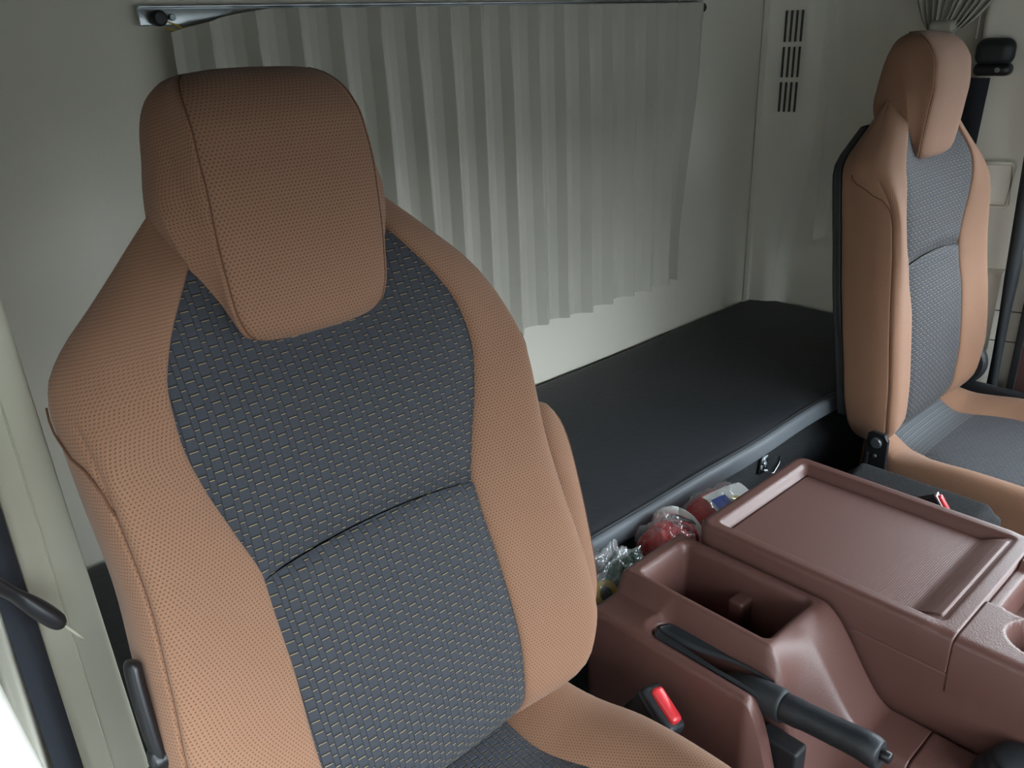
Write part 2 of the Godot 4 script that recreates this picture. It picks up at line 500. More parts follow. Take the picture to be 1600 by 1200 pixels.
func build_seat(called, label, B, lean, vb, cushion_drop, driver):
	var t = thing(called, Vector3(B.x, 0, B.z), label, "seat", "cab seats")
	var c = cos(lean); var s = sin(lean); var by = B.y + EYE
	# v up the back, w out of it
	var sink = 0.0 if driver else 0.018
	var at = func(u, v, w): return Vector3(u, by + (v - sink * ss(0.5, 0.6, v)) * c + w * s, -v * s + w * c)
	var vv = func(k): return k if k > 0.2 else vb + k / 0.2 * (0.2 - vb)
	# cover: bolsters, flanks and rear
	var rows = []
	var seam_rows = [[], []]
	var ks = [0.0, 0.002, 0.006, 0.012, 0.02]
	for i in 66: ks.append(0.03 + 0.71 * i / 65.0)
	var uvr = []
	for k in ks:
		var hw = tab(HW, k); var iw = minf(tab(IW, k), hw * 0.7); var wc = tab(WC, k); var wb = tab(WB, k)
		var e = 1.0 - sqrt(1.0 - pow(1.0 - minf(k / 0.05, 1.0), 2.0))
		var pinch = func(w): return lerpf(w, -0.05, e)
		var rd = 0.020 * (1.0 - ss(0.08, 0.36, k)) + 0.040 * ss(0.56, 0.72, k)
		var half = [Vector2(iw - 0.004, pinch.call(wc - 0.006)), Vector2(iw + 0.002, pinch.call(wc + 0.001)), Vector2(iw + (hw - iw) * 0.30, pinch.call(lerpf(wc, wb, 0.45) + 0.001)), Vector2(iw + (hw - iw) * 0.74, pinch.call(wb)), Vector2(hw - 0.011, pinch.call(wb - 0.005)),
			Vector2(hw - 0.008, pinch.call(wb - 0.0135)), Vector2(hw - 0.004, pinch.call(wb - 0.017)), Vector2(hw + 0.002, pinch.call(wb - 0.045)), Vector2(hw - 0.002, pinch.call(-0.058 + 0.35 * rd)), Vector2(hw - 0.016, pinch.call(-0.088 + rd)), Vector2(hw * 0.6, pinch.call(-0.105 + rd)), Vector2(0, pinch.call(-0.108 + rd))]
		var sh = ss(0.46, 0.57, k)
		if sh > 0.0:
			var deep = -0.088 + rd - wc
			var soft = [half[0], half[1], Vector2(iw + (hw - iw) * 0.30, wc + deep * 0.02), Vector2(iw + (hw - iw) * 0.62, wc + deep * 0.12), Vector2(iw + (hw - iw) * 0.82, wc + deep * 0.27), Vector2(iw + (hw - iw) * 0.91, wc + deep * 0.39), Vector2(hw - 0.003, wc + deep * 0.52), Vector2(hw, wc + deep * 0.64), Vector2(hw - 0.002, wc + deep * 0.80)]
			for j in soft.size(): half[j] = half[j].lerp(soft[j], sh)
		var prof = curve(half, 4)
		if k < 0.50: prof[20] += Vector2(-0.0022, -0.0016)
		var row = []
		for p in prof: row.append(at.call(p.x, vv.call(k), p.y))
		for j in range(prof.size() - 2, -1, -1): row.append(at.call(-prof[j].x, vv.call(k), prof[j].y))
		rows.append(row)
		var sj = 20 + int(12.0 * ss(0.42, 0.54, k))
		for q in 2: seam_rows[q].append((row[sj] if q == 1 else row[row.size() - 1 - sj]) + Vector3((1 if q == 1 else -1) * 0.0006 * (sj - 20) / 6.0, 0, 0))
		var l = [0.0]
		for j in range(1, prof.size()): l.append(l[j - 1] + prof[j].distance_to(prof[j - 1]))
		var ur = []
		for j in prof.size(): ur.append(Vector2(l[j] + iw, -vv.call(k)))
		for j in range(prof.size() - 2, -1, -1): ur.append(Vector2(2 * l[-1] - l[j] + iw, -vv.call(k)))
		ur.append(ur[-1])
		uvr.append(ur)
	var cover = put("backrest_cover", sheet(rows, false, uvr), M.brown, t)
	for q in 2:
		var path = []
		for j in range(3, 52): path.append(seam_rows[q][j] + Vector3((1 if q == 1 else -1) * 0.0012, 0, 0.0016))
		put("seam", tube(path, 0.0011, 5), M.thread, cover)
	# two woven panels
	for seg in [[0.0, 0.32], [0.32, 0.66]]:
		var r2 = []
		var u2 = []
		var n = 30
		for i in n + 1:
			var k = lerpf(seg[0], seg[1], i / float(n))
			var iw = tab(IW, k); var wc = tab(WC, k)
			var near = minf(k - seg[0], seg[1] - k)
			var edge_dip = 0.0
			if seg[0] > 0.1: edge_dip = 0.013 * (1.0 - ss(0.0, 0.026, k - seg[0]))
			else: edge_dip = 0.009 * (1.0 - ss(0.0, 0.006, seg[1] - k))
			var dip = tab(DIP, k)
			var e = 1.0 - sqrt(1.0 - pow(1.0 - minf(k / 0.05, 1.0), 2.0))
			var row = []
			var ur = []
			for j in 25:
				var f = -1.0 + j / 12.0
				var bow = 0.013 * (1.0 - f * f) * exp(-pow((k - 0.32) / 0.07, 2.0))
				var w = lerpf(wc + (0.004 - dip) * (1 - f * f) - edge_dip * (1.0 - pow(absf(f), 10.0)) - 0.004 * pow(absf(f), 12.0), -0.05, e)
				var vk = vv.call(k) + bow
				row.append(at.call(f * iw, vk, w))
				ur.append(Vector2(f * iw, -vk))
			ur.append(ur[-1])
			r2.append(row)
			u2.append(ur)
		put("insert_panel", sheet(r2, false, u2, at.call(0, 0.3, -0.2)), M.weave, t)
	# head restraint: front panel and the cover round it
	var front = []
	var wrap = []
	var fu = []
	var wu = []
	var seams = [[], []]
	for i in 45:
		var g = i / 44.0
		var k = lerpf(0.535, 0.803, 0.5 - 0.5 * cos(PI * g))
		var sw = tab(HEAD_S, k); var wf = tab(HEAD_F, k); var bw = maxf(tab(HEAD_B, k), sw + 0.006); var wb = minf(tab(HEAD_W, k), wf - 0.012); var wr = minf(tab(HEAD_R, k), wb - 0.006)
		var half = [Vector2(0, wf), Vector2(sw * 0.55, wf - 0.001), Vector2(sw * 0.9, wf - 0.005), Vector2(sw, wf - 0.0095)]
		var f = curve(half, 5)
		var row = []
		var ur = []
		for j in range(f.size() - 1, 0, -1): row.append(at.call(-f[j].x, k, f[j].y)); ur.append(Vector2(-f[j].x, -k))
		for j in f.size(): row.append(at.call(f[j].x, k, f[j].y)); ur.append(Vector2(f[j].x, -k))
		ur.append(ur[-1])
		front.append(row)
		fu.append(ur)
		var hs = curve([Vector2(sw, wf - 0.0095), Vector2(sw + 0.004, wf - 0.012), Vector2(lerpf(sw, bw, 0.45), lerpf(wf - 0.01, wb, 0.42)), Vector2(lerpf(sw, bw, 0.85), lerpf(wf - 0.01, wb, 0.75)), Vector2(bw, wb), Vector2(bw - 0.003, lerpf(wb, wr, 0.55)), Vector2(bw * 0.86, wr + 0.006), Vector2(bw * 0.5, wr), Vector2(0, wr)], 4)
		row = []
		ur = []
		var l = 0.0
		for j in hs.size():
			if j > 0: l += hs[j].distance_to(hs[j - 1])
			row.append(at.call(hs[j].x, k, hs[j].y)); ur.append(Vector2(sw + l, -k))
		for j in range(hs.size() - 2, -1, -1):
			l += hs[j].distance_to(hs[j + 1])
			row.append(at.call(-hs[j].x, k, hs[j].y)); ur.append(Vector2(sw + l, -k))
		ur.append(ur[-1])
		wrap.append(row)
		wu.append(ur)
		if i > 2 and i < 40:
			seams[0].append(front[-1][0]); seams[1].append(front[-1][front[-1].size() - 1])
	var hr = put("headrest_cover", sheet(wrap, false, wu), M.brown, t)
	put("headrest_panel", sheet(front, false, fu, at.call(0, 0.66, -0.1)), M.brown, t)
	for q in 2: put("seam", tube(seams[q], 0.0010, 5), M.thread, hr)
	var shell = []
	for i in 24:
		var k = lerpf(0.06, 0.63, i / 23.0)
		var hw = tab(HW, k) - (0.022 if driver else 0.011)
		var row = []
		var rd = Vector2(0, 0.020 * (1.0 - ss(0.08, 0.36, k)) + 0.040 * ss(0.56, 0.72, k))
		for p in curve([Vector2(hw - 0.010, -0.090), Vector2(hw, -0.088), Vector2(hw - 0.002, -0.096), Vector2(hw - 0.022, -0.110), Vector2(0, -0.118), Vector2(-hw + 0.022, -0.110), Vector2(-hw + 0.002, -0.096), Vector2(-hw, -0.088), Vector2(-hw + 0.010, -0.090)], 3): row.append(at.call(p.x, vv.call(k), p.y + rd.y))
		shell.append(row)
	put("back_shell", sheet(shell), M.shell, t)
	# cushion
	var ch = by + cushion_drop
	var crow = []
	var cuv = []
	var irow = []
	var iuv = []
	var brow = []
	var ds = []
	for i in 34: ds.append(lerpf(-0.05, 0.46, i / 33.0))
	for i in ds.size():
		var d = ds[i]
		var h = 0.0
		var end_drop = 0.05 * (1.0 - sqrt(1.0 - pow(clampf((d - 0.41) / 0.05, 0, 1), 2.0))) if d > 0.41 else 0.0
		h = 0.010 * sin(PI * clampf((d + 0.02) / 0.5, 0, 1)) - end_drop + (0.012 if driver else 0.05) * (1.0 - ss(-0.05, 0.05, d))
		var ci = lerpf(0.128, 0.172, ss(0.0, 0.16, d))
		var hwc = lerpf(0.235 if driver else 0.17, 0.262, ss(-0.05, 0.10 if driver else 0.05, d))
		var crest = 0.018 + 0.012 * ss(0.0, 0.2, d)
		var half = [Vector2(ci - 0.003, h - 0.006), Vector2(ci + 0.003, h), Vector2(lerpf(ci, hwc, 0.5), h + crest), Vector2(lerpf(ci, hwc, 0.85), h + crest * 0.6), Vector2(hwc, h - 0.03), Vector2(hwc + 0.004, h - 0.07), Vector2(hwc - 0.012, h - 0.125), Vector2(0, h - 0.135)]
		var pr = curve(half, 4)
		var row = []
		var ur = []
		var l = 0.0
		for j in pr.size():
			if j > 0: l += pr[j].distance_to(pr[j - 1])
			row.append(Vector3(pr[j].x, ch + pr[j].y, d)); ur.append(Vector2(ci + l, d))
		for j in range(pr.size() - 2, -1, -1):
			l += pr[j].distance_to(pr[j + 1])
			row.append(Vector3(-pr[j].x, ch + pr[j].y, d)); ur.append(Vector2(ci + l, d))
		ur.append(ur[-1])
		crow.append(row)
		cuv.append(ur)
		row = []
		ur = []
		for j in 21:
			var f = -1.0 + j / 10.0
			row.append(Vector3(f * ci, ch + h + 0.004 * (1 - f * f) - 0.004 * pow(absf(f), 12.0), d)); ur.append(Vector2(f * ci, d))
		ur.append(ur[-1])
		irow.append(row)
		iuv.append(ur)
	put("cushion_cover", sheet(crow, false, cuv), M.brown, t)
	if driver:
		put("cushion_insert", sheet(irow, false, iuv, Vector3(0, ch - 0.3, 0.2)), M.weave, t)
	else:
		put("cushion_band", sheet(irow.slice(0, 9), false, iuv.slice(0, 9), Vector3(0, ch - 0.3, 0.2)), M.band, t)
		put("cushion_insert", sheet(irow.slice(8), false, iuv.slice(8), Vector3(0, ch - 0.3, 0.2)), M.weave, t)
	put("seat_base", rbox(Vector3(0.40, ch - 0.13, 0.40), 0.02), M.shell, t, Vector3(0, (ch - 0.13) / 2, 0.20))
	return [t, at]

func driver_seat():
	var r = build_seat("reclining_seat", "large tan and charcoal driver's seat with folded armrest, nearest the camera", Vector3(0.397, -0.79, -0.585), deg_to_rad(15), 0.0, -0.024, true)
	var t = r[0]
	var at = r[1]
	# armrest folded up beside the back
	var rows = []
	for i in 29:
		var g = i / 28.0
		var v = lerpf(0.06, 0.375, g)
		var e = sqrt(maxf(0.0, 1.0 - pow(2.0 * g - 1.0, 6.0)))
		var row = []
		for k in 20:
			var a = TAU * k / 20
			var cx = signf(cos(a)) * pow(absf(cos(a)), 0.6) * 0.026 * maxf(e, 0.02); var cy = signf(sin(a)) * pow(absf(sin(a)), 0.6) * 0.042 * maxf(e, 0.02)
			row.append(at.call(0.278 + cx + 0.006 * sin(PI * g), v, -0.040 + cy))
		rows.append(row)
	var arm = put("armrest", sheet(rows, true), M.brown, t)
	var sp = []
	for i in range(2, 27):
		var p = rows[i][3]
		sp.append(p)
	put("seam", tube(sp, 0.001, 5), M.thread, arm)
	# recline lever on the door side
	var lever = []
	for g in [[-0.258, 0.300, -0.012], [-0.261, 0.290, -0.011], [-0.263, 0.26, -0.009], [-0.264, 0.225, -0.007], [-0.263, 0.200, -0.005]]: lever.append(at.call(g[0], g[1], g[2]))
	var lv = put("recline_lever", tube(curve(lever, 5), [0.007, 0.011, 0.013, 0.0138, 0.014, 0.014, 0.014, 0.014, 0.014, 0.014, 0.014, 0.014, 0.014, 0.0138, 0.0136, 0.0134, 0.013, 0.0125, 0.012, 0.010, 0.006], 16, 0.5, Vector3(1, 0, 0)), M.black, t)
	var pivot = []
	for g in [[-0.245, 0.207, -0.006], [-0.268, 0.206, -0.005], [-0.274, 0.206, -0.005]]: pivot.append(at.call(g[0], g[1], g[2]))
	put("pivot", tube(curve(pivot, 4), [0.012, 0.012, 0.012, 0.012, 0.0118, 0.011, 0.009, 0.006, 0.002], 16), M.black, lv)
	put("pivot_bracket", rbox(Vector3(0.005, 0.05, 0.022), 0.002), M.steel, t, Vector3(0.257, EYE - 0.868, -0.028), Vector3(-15, 0, 0))
	# buckle stalk between seat and console
	var b = thing("seat_belt_buckle", V(0.676, -0.99, -0.60), "black buckle with a red press button beside the tan driver's cushion", "buckle")
	var dirv = (V(0.722, -0.832, -0.510) - V(0.69, -0.985, -0.60))
	var q = Basis.looking_at(-dirv.normalized(), Vector3(1, 0, 0.2))
	var st = put("stalk", tube([Vector3(0, 0, 0), dirv * 0.4, dirv * 0.55], [0.012, 0.014, 0.016], 12), M.black, b)
	var body = put("casing", rbox(Vector3(0.068, 0.036, 0.110), 0.008), M.black_grain, b)
	body.transform = Transform3D(q, dirv * 0.72)
	var btn = put("press_button", rbox(Vector3(0.052, 0.021, 0.016), 0.007), M.red_plastic, b)
	btn.transform = Transform3D(q, dirv * 0.72) * Transform3D(Basis(), Vector3(0, 0.0, 0.055))
	var rim = put("bezel", rbox(Vector3(0.070, 0.038, 0.012), 0.005), M.shell, b)
	rim.transform = Transform3D(q, dirv * 0.72) * Transform3D(Basis(), Vector3(0, 0, 0.040))

func passenger_seat():
	var B = Vector3(1.885, -0.806, -0.668)
	var lean = deg_to_rad(6)
	var r = build_seat("reclining_seat", "tan and charcoal passenger seat on the far side of the console", B, lean, -0.07, -0.085, false)
	var t = r[0]
	var at = r[1]
	# hinge plate on the near flank
	var pl = plate([Vector2(-0.024, -0.085), Vector2(0.032, -0.085), Vector2(0.022, 0.036), Vector2(0.014, 0.048), Vector2(-0.014, 0.048), Vector2(-0.022, 0.040)], 0.010, 0.0015)
	var hp = put("hinge_plate", pl, M.black, t, Vector3(-0.276, B.y + EYE - 0.043, 0.022), Vector3(0, -90, -3))
	put("bolt", plate(disc_outline(0.012, 12), 0.008, 0.002), M.steel, hp, Vector3(0.0, 0.026, 0.007))
	put("bolt", plate(disc_outline(0.004, 10), 0.006, 0.001), M.steel, hp, Vector3(0.002, -0.004, 0.006))
	put("rib", rbox(Vector3(0.007, 0.08, 0.010), 0.002), M.black, hp, Vector3(-0.014, -0.04, 0.006))
	# recliner cover on the door side
	put("recliner_cover", plate(disc_outline(0.062, 32), 0.026, 0.006), M.black_grain, t, at.call(0.268, 0.0, -0.02), Vector3(0, 90, 0))
	put("side_trim", rbox(Vector3(0.022, 0.10, 0.34), 0.010), M.black_grain, t, Vector3(0.272, B.y + EYE - 0.10, 0.13))
	# felt boot and buckle by the console
	var fb = put("floor_trim_pad", relief(1.325, 1.575, -0.67, -0.375, 0.006, func(x, z):
		var e = sdr(x, z, 1.325, 1.575, -0.67, -0.375, 0.03)
		return -0.868 + 0.022 * ss(1.46, 1.56, x) - 0.03 * ss(-0.03, 0.0, e), -1.38, 0.03), M.felt)
	tag(fb, "black felt covered pad between console and passenger seat", "trim pad")
	var b = thing("seat_belt_buckle", V(1.435, -0.868, -0.47), "passenger buckle with a pink red edge lying on black felt", "buckle")
	var d = Vector3(0.0, 0.03, 0.05).normalized()
	var q = Basis.looking_at(-d, Vector3(1, 0.2, 0))
	var bod = put("casing", rbox(Vector3(0.040, 0.012, 0.060), 0.005), M.black, b)
	bod.transform = Transform3D(q, Vector3(0, 0.040, 0))
	var pb = put("press_button", rbox(Vector3(0.034, 0.010, 0.012), 0.004), M.red_plastic, b)
	pb.transform = Transform3D(q, Vector3(0, 0.040, 0) + d * 0.030)
	var pt = put("tongue_rim", rbox(Vector3(0.042, 0.0145, 0.006), 0.0025), M.chrome, b)
	pt.transform = Transform3D(q, Vector3(0, 0.040, 0) + d * 0.027)

# ---------- the shell ----------
func wall_box(called, x0, x1, y0, y1, z0, z1, m):
	return struct(called, rbox(Vector3(x1 - x0, y1 - y0, z1 - z0), 0.002, 1), m, V((x0 + x1) / 2, (y0 + y1) / 2, (z0 + z1) / 2))

func build_shell():
	var top = 0.42
	wall_box("floor", -0.06, 2.42, -1.44, -1.40, -1.42, 1.0, M.floor_mat)
	wall_box("ceiling", -0.06, 2.42, top, top + 0.04, -1.42, 0.92, M.roof)
	wall_box("wall_rear", -0.06, 2.42, -1.40, top, -1.40, -1.34, M.wall)
	# driver's side: solid behind the door opening
	wall_box("wall_left", -0.06, 0.0, -1.40, top, -1.34, -0.66, M.wall)
	wall_box("wall_outside", -2.6, -2.4, -2.6, 4.2, -5.0, 5.0, M.asphalt)
	wall_box("wall_yard", -5.0, 9.0, -2.6, 0.35, 5.0, 5.3, M.asphalt)
	wall_box("trim_1", -0.06, 0.0, 0.00, top, -0.66, 0.92, M.roof)
	# passenger's side
	wall_box("wall_right", 2.32, 2.40, -1.40, top, -1.34, -0.66, M.wall)
	wall_box("trim_2", 2.30, 2.40, 0.10, top, -0.66, 0.92, M.roof)
	# front: bulkhead, windscreen, header
	wall_box("wall_front", -0.06, 2.42, -1.40, -0.78, 0.80, 0.90, M.floor_mat)
	wall_box("trim_3", -0.06, 2.42, 0.00, top, 0.60, 0.92, M.roof)

func build_corner():
	# the moulded panel of the rear corner and the flank with its recess
	var rows = []
	for i in 60:
		var y = lerpf(-0.80, 0.40, i / 59.0)
		var low = 1.0 - ss(-0.72, -0.25, y)
		# from the seam in the rear wall round to the flank
		var p = [Vector2(2.172, -1.338), Vector2(2.174, -1.326), Vector2(2.176 + 0.004 * low, -1.318 + 0.0 * low), Vector2(2.192 - 0.004 * low, -1.296 + 0.02 * low), Vector2(2.208, -1.245 - 0.015 * low), Vector2(2.214, -1.222 - 0.035 * low), Vector2(2.236, -1.205 - 0.04 * low), Vector2(2.246, -1.195 - 0.03 * low), Vector2(2.246, -1.17)]
		var r = []
		for q in curve(p, 4): r.append(V(q.x, y, q.y))
		rows.append(r)
	var cp = struct("wall_corner", sheet(rows, false, null, V(2.5, -0.2, -1.6)), M.wall)
	# vents: three banks of four slots, dark cut-outs with raised rims
	for bank in 3:
		for k in 4:
			var y = -0.014 - bank * 0.090
			var g = (k - 1.5) * 0.0135
			put("vent_slot", rbox(Vector3(0.0050, 0.078, 0.010), 0.002, 2), M.vent_dark, cp, V(2.2010 + g * 0.28, y, -1.262 + g), Vector3(0, -74, 0))
	# recess above the shelf
	var rec = func(z, y):
		var inside = ss(-1.176, -1.160, z) * ss(-0.60, -0.585, y)
		return 2.246 + 0.05 * inside
	rows = []
	for i in 90:
		var y = lerpf(-0.80, 0.40, i / 89.0)
		var r = []
		for j in 50:
			var z = lerpf(-1.18, -0.66, j / 49.0) if j > 12 else lerpf(-1.18, -1.0553, j / 12.9)
			r.append(V(rec.call(z, y), y, z))
		rows.append(r)
	struct("wall_side_panel", sheet(rows, false, null, V(2.8, -0.2, -0.9)), M.wall)

func build_door_side():
	# pillar trim forward of the panel, weather strip, door
	var x = 2.243
	struct("trim_4", rbox(Vector3(0.04, 1.9, 0.20), 0.012), M.wall, V(x + 0.036, -0.45, -0.705), Vector3(0, 17, 0))
	for y in [-0.70, -0.78]:
		var ln = put("panel_joint", rbox(Vector3(0.0415, 0.003, 0.196), 0.001, 1), M.seam, null, V(x + 0.036, y, -0.705), Vector3(0, 17, 0))
		ln.set_meta("kind", "structure")
	var vj = put("panel_joint", rbox(Vector3(0.002, 0.42, 0.003), 0.001, 1), M.seam, null, V(x + 0.0075, 0.16, -0.740))
	vj.set_meta("kind", "structure")
	struct("trim_5", tube([V(x, 0.14, -0.665), V(x - 0.004, -0.2, -0.648), V(x - 0.008, -0.6, -0.634), V(x - 0.010, -1.0, -0.628), V(x - 0.01, -1.38, -0.628)], 0.016, 12), M.rubber)
	var d = struct("door_1", rbox(Vector3(0.07, 0.82, 1.26), 0.02), M.door_brown, V(x + 0.045, -0.99, 0.03))
	put("window_frame", rbox(Vector3(0.05, 0.76, 0.05), 0.01), M.black, d, Vector3(0, 0.76, -0.605))
	put("window_frame", rbox(Vector3(0.05, 0.05, 1.30), 0.01), M.black, d, Vector3(0, 0.42, 0))
	put("edge_strip", rbox(Vector3(0.012, 0.80, 0.02), 0.004), M.shell, d, Vector3(-0.030, 0.0, -0.622))
	put("pane", rbox(Vector3(0.005, 0.76, 1.26), 0.001, 1), M.glass, d, Vector3(0.01, 0.76, 0))
	struct("window_1", rbox(Vector3(2.30, 0.94, 0.006), 0.002, 1), M.glass, V(1.18, -0.33, 0.79), Vector3(-13, 0, 0))
	# belt: shoulder anchor and strap
	var b = thing("seat_belt", V(2.235, -0.10, -0.77), "dark shoulder belt hanging from a black anchor on the far pillar", "seat belt")
	put("anchor_cover", rbox(Vector3(0.045, 0.060, 0.084), 0.022, 5), M.black_grain, b, Vector3(-0.01, 0.016, 0.012))
	put("anchor_lip", rbox(Vector3(0.040, 0.028, 0.080), 0.012, 4), M.black, b, Vector3(-0.012, -0.022, 0.014))
	put("screw", plate(disc_outline(0.006, 12), 0.004, 0.001), M.steel, b, Vector3(-0.033, -0.022, 0.03), Vector3(0, -90, 0))
	var r = []
	for i in 12:
		var g = i / 11.0
		r.append([Vector3(-0.018 + 0.0 * g, -0.04 - 0.9 * g, -0.038 - 0.02 * g), Vector3(-0.022, -0.04 - 0.9 * g, 0.014 - 0.035 * g), Vector3(-0.020, -0.04 - 0.9 * g, 0.0145 - 0.035 * g), Vector3(-0.016, -0.04 - 0.9 * g, -0.0385 - 0.02 * g)])
	put("webbing", sheet(r, true), M.belt, b)
	# oblong grab frame
	var h = thing("wall_pocket", V(2.243, -0.385, -0.72), "cream moulded pocket frame on the pillar beside the passenger backrest", "pocket")
	put("frame_plate", plate(round_rect(0.085, 0.11, 0.010), 0.010, 0.003), M.wall, h, Vector3.ZERO, Vector3(0, -73, 0))
	put("frame_bead", tube([Vector3(-0.007, 0.052, -0.035), Vector3(-0.007, 0.052, 0.034), Vector3(-0.007, 0.045, 0.040), Vector3(-0.007, -0.045, 0.040), Vector3(-0.007, -0.052, 0.034), Vector3(-0.007, -0.052, -0.035)], 0.005, 8), M.wall, h, Vector3.ZERO, Vector3(0, 17, 0))
	# hanging white cord above the anchor
	tag(put("hanging_string", tube([V(2.215, 0.40, -0.800), V(2.215, 0.10, -0.800), V(2.218, -0.055, -0.803)], 0.0016, 6), M.white), "thin white cord hanging above the black belt anchor", "cord")
	# tied-back curtain
	var cu = thing("tied_curtain", V(2.205, -0.018, -0.872), "grey curtain gathered into a tie above the passenger headrest", "curtain", "cab curtains")
	var rows = []
	for i in 30:
		var g = i / 29.0
		var y = -0.015 + 0.42 * g
		var spread = 0.022 + 0.26 * pow(g, 0.85) + 0.02 * (1 - g) * (1 - g)
		var row = []
		for j in 121:
			var f = -1.0 + j / 60.0
			var ph = TAU * 11.0 * (j / 120.0) + 0.8 * sin(j * 0.37)
			var dep = (0.008 + 0.016 * g) * sin(ph)
			row.append(Vector3(dep - 0.012 * (1 - f * f), y, f * spread + 0.10 * g + 0.006 * g * cos(ph * 0.5)))
		rows.append(row)
	put("drape", sheet(rows, false, null, Vector3(0.4, 0.2, 0)), M.curtain, cu)
	put("tie_band", rbox(Vector3(0.044, 0.028, 0.062), 0.012, 4), M.curtain, cu, Vector3(-0.004, -0.008, 0))
	rows = []
	for i in 12:
		var g = i / 11.0
		var row = []
		for j in 61:
			var f = -1.0 + j / 30.0
			var ph = TAU * 6.0 * j / 60.0
			row.append(Vector3(-0.002 + 0.012 * sin(ph) - 0.01 * (1 - f * f), -0.02 - 0.5 * g, f * (0.026 + 0.05 * g)))
		rows.append(row)
	put("tail", sheet(rows, false, null, Vector3(0.4, -0.2, 0)), M.curtain, cu)

# ---------- rear curtain ----------
func build_curtain():
	var rail = thing("curtain_rail", V(1.185, 0.040, -1.325), "slim aluminium curtain rail along the top of the rear wall", "rail")
	put("channel", rbox(Vector3(1.37, 0.026, 0.006), 0.002, 2), M.alu, rail, Vector3(0, 0, -0.006))
	put("channel_lip", rbox(Vector3(1.37, 0.004, 0.012), 0.0015, 2), M.alu, rail, Vector3(0, 0.013, -0.002))
	put("end_stop", plate(disc_outline(0.011, 20), 0.016, 0.003), M.black_grain, rail, Vector3(-0.662, -0.003, 0.012))
	put("end_stop", plate(disc_outline(0.010, 20), 0.016, 0.003), M.black_grain, rail, Vector3(0.670, -0.003, 0.012))
	put("screw", plate(disc_outline(0.005, 12), 0.006, 0.001), M.steel, rail, Vector3(-0.640, -0.002, 0.007))
	put("screw", plate(disc_outline(0.005, 12), 0.006, 0.001), M.steel, rail, Vector3(0.655, -0.006, 0.007))
	var cord = thing("tie_string", V(0.53, 0.03, -1.312), "short yellowed cord tying the curtain corner to the rail", "cord")
	put("strand", tube([Vector3(0, 0.004, 0), Vector3(0.018, -0.004, 0.004), Vector3(0.035, -0.016, 0.004)], 0.0012, 6), M.yellow, cord)
	put("strand", tube([Vector3(0, -0.006, 0), Vector3(0.018, -0.012, 0.004), Vector3(0.035, -0.018, 0.004)], 0.0012, 6), M.yellow, cord)
	var cu = thing("rear_curtain", V(1.2, -0.62, -1.30), "wide pleated grey curtain hanging across the rear wall", "curtain", "cab curtains")
	var n = 17
	var r = RandomNumberGenerator.new()
	r.seed = 21
	# section: wide panels that rise to a sharp fold, narrow returns
	var sec = []
	var x = 0.0
	for k in n:
		var a = r.randf_range(0.94, 1.06)
		sec.append([x, 0.0, k]); sec.append([x + 0.014 * a, 0.001, k]); sec.append([x + 0.030 * a, 0.009, k]); sec.append([x + 0.0445 * a, 0.0255, k]); sec.append([x + 0.046 * a, 0.0270, k]); sec.append([x + 0.050 * a, 0.0262, k]); sec.append([x + 0.070 * a, 0.004, k])
		x += 0.0715 * a
	sec.append([x, 0.0, n])
	var lean = []
	for k in n + 1: lean.append([r.randf_range(-0.006, 0.006), r.randf_range(0.85, 1.1), r.randf_range(-0.004, 0.004)])
	var build = func(y0, y1, lift, steps):
		var rows = []
		for i in steps + 1:
			var y = lerpf(y0, y1, i / float(steps))
			var g = (0.03 - y) / 0.65
			var row = []
			for q in sec.size():
				var s = sec[q]
				var L = lean[s[2]]
				var xx = 0.535 + s[0] / x * 1.285
				# the corner by the end stop droops; the far edge draws in
				var droop = 0.030 * pow(clampf(1.0 - s[0] / 0.16, 0, 1), 1.5)
				var pull = -0.06 * ss(0.93, 1.0, s[0] / x) * ss(0.1, 0.9, g) + 0.03 * ss(0.95, 1.0, s[0] / x) * (1.0 - g)
				var amp = lerpf(0.85, L[1], ss(0.0, 0.25, g))
				row.append(V(xx + L[0] * g + pull, y + L[2] * ss(0.8, 1.0, g) - droop * ss(0.25, 0.0, g), -1.309 + s[1] * amp + 0.004 * g + lift))
			var fine = []
			for q in row.size() - 1:
				for e in [0.0, 0.07, 0.93]: fine.append(row[q].lerp(row[q + 1], e) - cu.position)
			fine.append(row[-1] - cu.position)
			rows.append(fine)
		return sheet(rows, false, null, Vector3(0, 0.3, -2.0))
	put("drape", build.call(0.046, -0.62, 0.0, 30), M.curtain, cu)
	put("heading", build.call(0.0475, 0.012, 0.0016, 3), M.curtain, cu)
	put("hem", build.call(-0.590, -0.6215, 0.0014, 3), M.curtain, cu)

